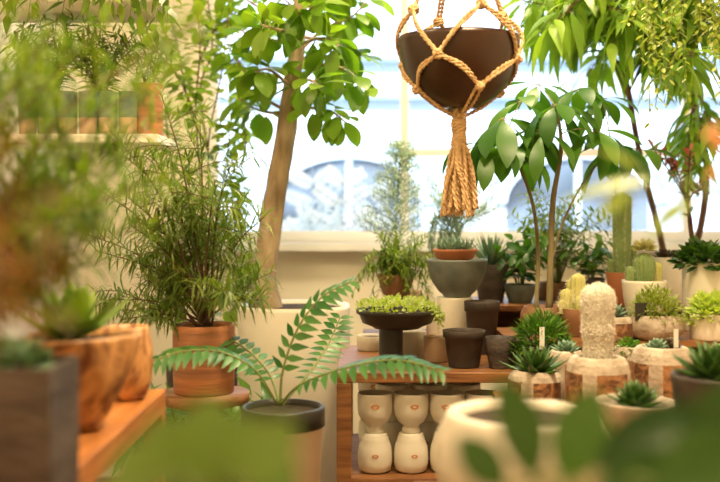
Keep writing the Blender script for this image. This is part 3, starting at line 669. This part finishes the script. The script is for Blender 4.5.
for (u,v) in((720,150),(724,172),(716,132)):
    p=P(u,v,.85)-b; 
    for k in range(3): leaf(mb,p,rv(1),Vector((0,-1,.5)),.015,.008,'oval',.3,.2,6)
mb.obj('flower',LM['orange'],e); sb.obj('stem',M['gstem'],e)

# ---------------- upper right tree ----------------
e,s,r=potted('long_leaf_ficus_tree','tall ficus with long drooping pointed leaves in white pot','potted tree',672,3.50,0,300,80,'cyl',M['white'])
b=loc(e); mb=MB(); sb=MB()
t1=spline([P(672,302,3.5)-b,P(660,235,3.4)-b,P(642,165,3.3)-b,P(630,100,3.2)-b,P(622,40,3.1)-b,P(630,-40,3.1)-b],24); tube(sb,t1,.012,.007,8)
t2=spline([P(676,302,3.5)-b,P(700,230,3.4)-b,P(706,160,3.3)-b,P(690,90,3.2)-b,P(680,20,3.1)-b,P(675,-40,3.1)-b],24); tube(sb,t2,.012,.007,8)
for i in range(54):
    src=random.choice([t1,t2])[random.randrange(14,25)]; tu,tv=U(520,735),U(-30,85); dd=U(2.75,3.4)
    if tu<575: tv=U(-30,40)
    c=P(tu,tv,dd)-b; pp=spline([src,(src+c)/2+Vector((0,0,.06)),c],9); tube(sb,pp,.0035,.0015,5); path_leaves(mb,pp,15,.15,.034,'lance',.8,.4,.35,.7,.012,sb,7,.2)
for i in range(9):
    src=t2[random.randrange(10,15)]; c=P(U(665,735),U(110,170),U(3.1,3.4))-b; pp=spline([src,(src+c)/2+Vector((0,0,.05)),c],9); tube(sb,pp,.003,.0015,5); path_leaves(mb,pp,11,.12,.03,'lance',.8,.4,.4,.7,.012,sb,7,.2)
mb.obj('foliage',LM['alii'],e); sb.obj('trunk',M['bark2'],e)
zt=Z(-60,2.3)
e,s,r=potted('hanging_plant','hanging pot with long trailing bead-leaved strands','hanging plant',688,2.3,zt,-110,80,'round',M['brown'])
mb=MB(); sb=MB(); b=loc(e)
for i in range(24):
    a=i*GA; p0=Vector((math.cos(a)*.04,math.sin(a)*.04,s)); p1=Vector((math.cos(a)*.10,math.sin(a)*.09,s-.0)); ln=U(.25,.52); p2=p1+Vector((U(-.02,.02),0,-ln*.5)); p3=p1+Vector((U(-.04,.04),0,-ln))
    pp=spline([p0,p1,p2,p3],16); tube(sb,pp,.0009,.0009,4)
    path_leaves(mb,pp,60,.022,.009,'oval',.2,.4,.15,.2,nseg=3)
mb.obj('foliage',LM['olive'],e); sb.obj('stem',M['gstem'],e)
mb=MB()
for k in range(3):
    a=k*2.094; tube(mb,spline([Vector((math.cos(a)*.08,math.sin(a)*.08,s)),Vector((0,0,s+.35))],4),.0015,.0015,5)
tube(mb,[Vector((0,0,s+.35)),Vector((0,0,ZC-zt))],.0015,.0015,5); mb.obj('hanging_wire',M['metal'],e)
e,s,r=potted('potted_succulent','red-tipped succulent stems in small white pot','potted plant',694,3.06,.84,262,24,'cyl',M['white'])
mb=MB(); sb=MB(); b=loc(e)
for tu,tv in((648,140),(662,150),(672,158),(690,150),(704,185)):
    pp=spline([Vector((0,0,s)),P(688,205,3.0)-b,P(tu,tv,2.9)-b],10); tube(sb,pp,.003,.002,5); path_leaves(mb,pp,16,.03,.010,'oval',.0,.7,.4,.2); path_leaves(mb,pp[7:],16,.030,.012,'oval',.0,.7,.3,.2,mi=1)
mb.obj('foliage',[LM['purple'],LM['red']],e); sb.obj('stem',M['bark2'],e)

# ---------------- macrame hanging bowl ----------------
D=2.2; hb=X(459,D); zr=Z(38,D); Rb=.133; Hb=.154; zb=zr-Hb
e=thing('hanging_bowl','dark bronze ceramic bowl held in knotted macrame hanger','hanging planter',(hb,D,zb))
prof=[(0,0),(Rb*.30,0),(Rb*.36,.004),(Rb*.60,.022),(Rb*.80,.052),(Rb*.92,.088),(Rb*.98,.122),(Rb*1.0,.143),(Rb,Hb),(Rb*.95,Hb),(Rb*.93,.135),(0,.12)]
mb=MB(); lathe(mb,prof,64); mb.obj('bowl',M['bronze'],e)
def br(z):
    for i in range(3,9):
        if z<=prof[i][1]: a,c=prof[i-1],prof[i]; return a[0]+(c[0]-a[0])*max(0,(z-a[1])/(c[1]-a[1]))
    return Rb
h=thing('macrame_hanger','tan jute macrame plant hanger with knotted tassel','plant hanger',(hb,D,zb))
mb=MB()
def rope(mb,pts,r=.0038,n=40,tw=260):
    pp=spline(pts,n); 
    L2=sum((pp[i+1]-pp[i]).length for i in range(n)); m=max(12,int(L2/.004)); pp=spline(pts,m)
    for ph in(0,math.pi):
        out=[]
        for i,p in enumerate(pp):
            t=(pp[min(i+1,m)]-pp[max(i-1,0)]).normalized(); _,a,c=frame(t,Vector((.3,.2,1))); an=ph+i*.004*tw
            out.append(p+a*math.cos(an)*r*.55+c*math.sin(an)*r*.55)
        tube(mb,out,r*.62,segs=5)
def cyl(a,r,z): return Vector((math.cos(a)*r,math.sin(a)*r,z))
def knot(c,s):
    for k in range(5):
        ax=rv(1).normalized(); _,a,b2=frame(ax,UP); pts=[Vector(c)+(a*math.cos(t*math.pi/4)+b2*math.sin(t*math.pi/4))*s*.62 for t in range(9)]; rope(mb,pts,s*.42,12,200)
ztop=ZC-zb
A0=.35
for k in range(4):
    a=A0+k*math.pi/2
    kz=Hb+.055; K=cyl(a,.108,kz)
    for off in(-.004,.004):
        o3=Vector((-math.sin(a),math.cos(a),0))*off
        rope(mb,[Vector((0,0,Hb+.42)),cyl(a,.055,Hb+.20)+o3,K+o3])
    knot(K,.013)
    for sg in(-1,1):
        a2=a+sg*math.pi/4; z2=.100; K2=cyl(a2,br(z2)+.006,z2)
        for off in(0,.009):
            rope(mb,[K,cyl(a+sg*.30,.128,Hb+.02+off),cyl(a+sg*.52,Rb+.005,Hb-.010+off*.5),K2+Vector((0,0,off*.3))])
        z3=.036
        for off in(0,.008):
            rope(mb,[K2,cyl(a2-sg*.4,br(.07)+.007,.07+off),cyl(a,br(z3)+.007,z3+off*.5)])
    knot(cyl(a+math.pi/4,br(.100)+.007,.100),.012); knot(cyl(a,br(.036)+.009,.036),.011)
    for off in(-.006,.006):
        o3=Vector((-math.sin(a),math.cos(a),0))*off; rope(mb,[cyl(a,br(.036)+.008,.036)+o3,cyl(a,.055,.004)+o3,cyl(a,.014,-.018)])
for off in(-.005,.005): rope(mb,[Vector((off,0,Hb+.41)),Vector((off,0,ztop))])
knot(Vector((0,0,Hb+.42)),.02); knot(Vector((0,0,-.012)),.017)
mb.obj('hanger_cord',M['rope'],h)
mb=MB()
zt0=-.02; zend=Z(218,D)-zb
for k in range(9):
    z=zt0-.004-k*.0065; rr=.013+.0012*math.sin(k); rope(mb,[cyl(t*math.pi/4,rr,z-.0065*t/8) for t in range(9)],.0042,20,300)
for i in range(38):
    a=i*GA; q1=math.sqrt(i/38); ln=zend*U(.88,1.0); w=.043
    p=[cyl(a,.011*q1,zt0),cyl(a,.013*q1,zt0-.05),cyl(a+.3*math.sin(i),.028*q1,zt0-.10),cyl(a+.25*math.sin(i*2),w*q1*.85,ln*.75),cyl(a+.2*math.sin(i*3),w*q1,ln)]
    rope(mb,p,.0040,30,230)
mb.obj('tassel',M['rope'],h)

# ---------------- outside silvery branches ----------------
e=thing('silver_acacia','silvery blue feathery acacia in outdoor planter box','shrub',(X(350,4.6),4.6,-.15))
mb=MB(); boxm(mb,-.7,1.5,-.12,.12,0,.95); mb.obj('planter_box',M['facade2'],e,False)
mb=MB(); sb=MB(); b=loc(e)
for (u0,v0,u1,v1) in((330,262,294,214),(335,262,312,166),(345,262,345,165),(365,262,402,180),(340,262,280,238),(480,262,470,210),(355,262,375,215)):
    pp=spline([P(u0,v0,4.6)-b,P((u0+u1)/2+U(-8,8),(v0+v1)/2-8,4.6+U(-.05,.05))-b,P(u1,v1,4.6+U(-.06,.06))-b],12); tube(sb,pp,.004,.002,5)
    for k in range(3,12,3):
        for sg in(-1,1):
            c=pp[k]; t=(pp[k+1]-pp[k-1]).normalized(); sd=Vector((t.z,0,-t.x))*sg
            pe=c+(sd+t*.7).normalized()*.18*(1.2-k/14)+rv(.01); p2=spline([c,(c+pe)/2,pe],5); pinnate(mb,sb,p2,8,.045,.015,'oblong',.1,.3,.0,r=.002,flat=Vector((0,-1,.2)),ns=2)
mb.obj('foliage',LM['pale'],e); sb.obj('stem',M['facade2'],e)

# ---------------- lights ----------------
def lamp(x,y,pw,size,colr,lbl):
    e=thing('ceiling_lamp',lbl,'ceiling lamp',(x,y,ZC)); mb=MB(); boxm(mb,-size/2-.02,size/2+.02,-size/2-.02,size/2+.02,-.03,0); mb.obj('lamp_housing',M['lampm'],e,False)
    l=bpy.data.lights.new('lamp_light','AREA'); l.energy=pw; l.size=size; l.color=colr; lo=bpy.data.objects.new('lamp_light',l); col.objects.link(lo); lo.parent=e; lo.location=(0,0,-.035)
lamp(.45,1.5,62,.35,(1,.77,.46),'warm ceiling light panel above the counter')
lamp(.35,2.9,46,.35,(1,.80,.50),'warm ceiling light panel above display table')
lamp(-.4,.3,36,.35,(1,.74,.40),'warm ceiling light panel near the entrance')
lamp(-.75,2.0,12,.25,(1,.77,.45),'small warm ceiling light above the wall shelves')
l=bpy.data.lights.new('sun','SUN'); l.energy=8.2; l.angle=.02; l.color=(1,.98,.96); so=bpy.data.objects.new('sun',l); col.objects.link(so)
so.rotation_euler=Vector((.25,.75,-.62)).to_track_quat('-Z','Y').to_euler()
w=bpy.data.worlds.new('world'); bpy.context.scene.world=w; w.use_nodes=True
bg=w.node_tree.nodes['Background']; bg.inputs[0].default_value=(.76,.87,1,1); bg.inputs[1].default_value=2.5
# camera
cam=bpy.data.cameras.new('camera'); co=bpy.data.objects.new('camera',cam); col.objects.link(co); co.location=(0,0,H); co.rotation_euler=(math.pi/2,0,0)
cam.lens=50; cam.sensor_width=36; cam.shift_y=-26/720; cam.clip_start=.05
cam.dof.use_dof=True; cam.dof.focus_distance=2.4; cam.dof.aperture_fstop=2.3
bpy.context.scene.camera=co
bpy.context.scene.view_settings.view_transform='Standard'
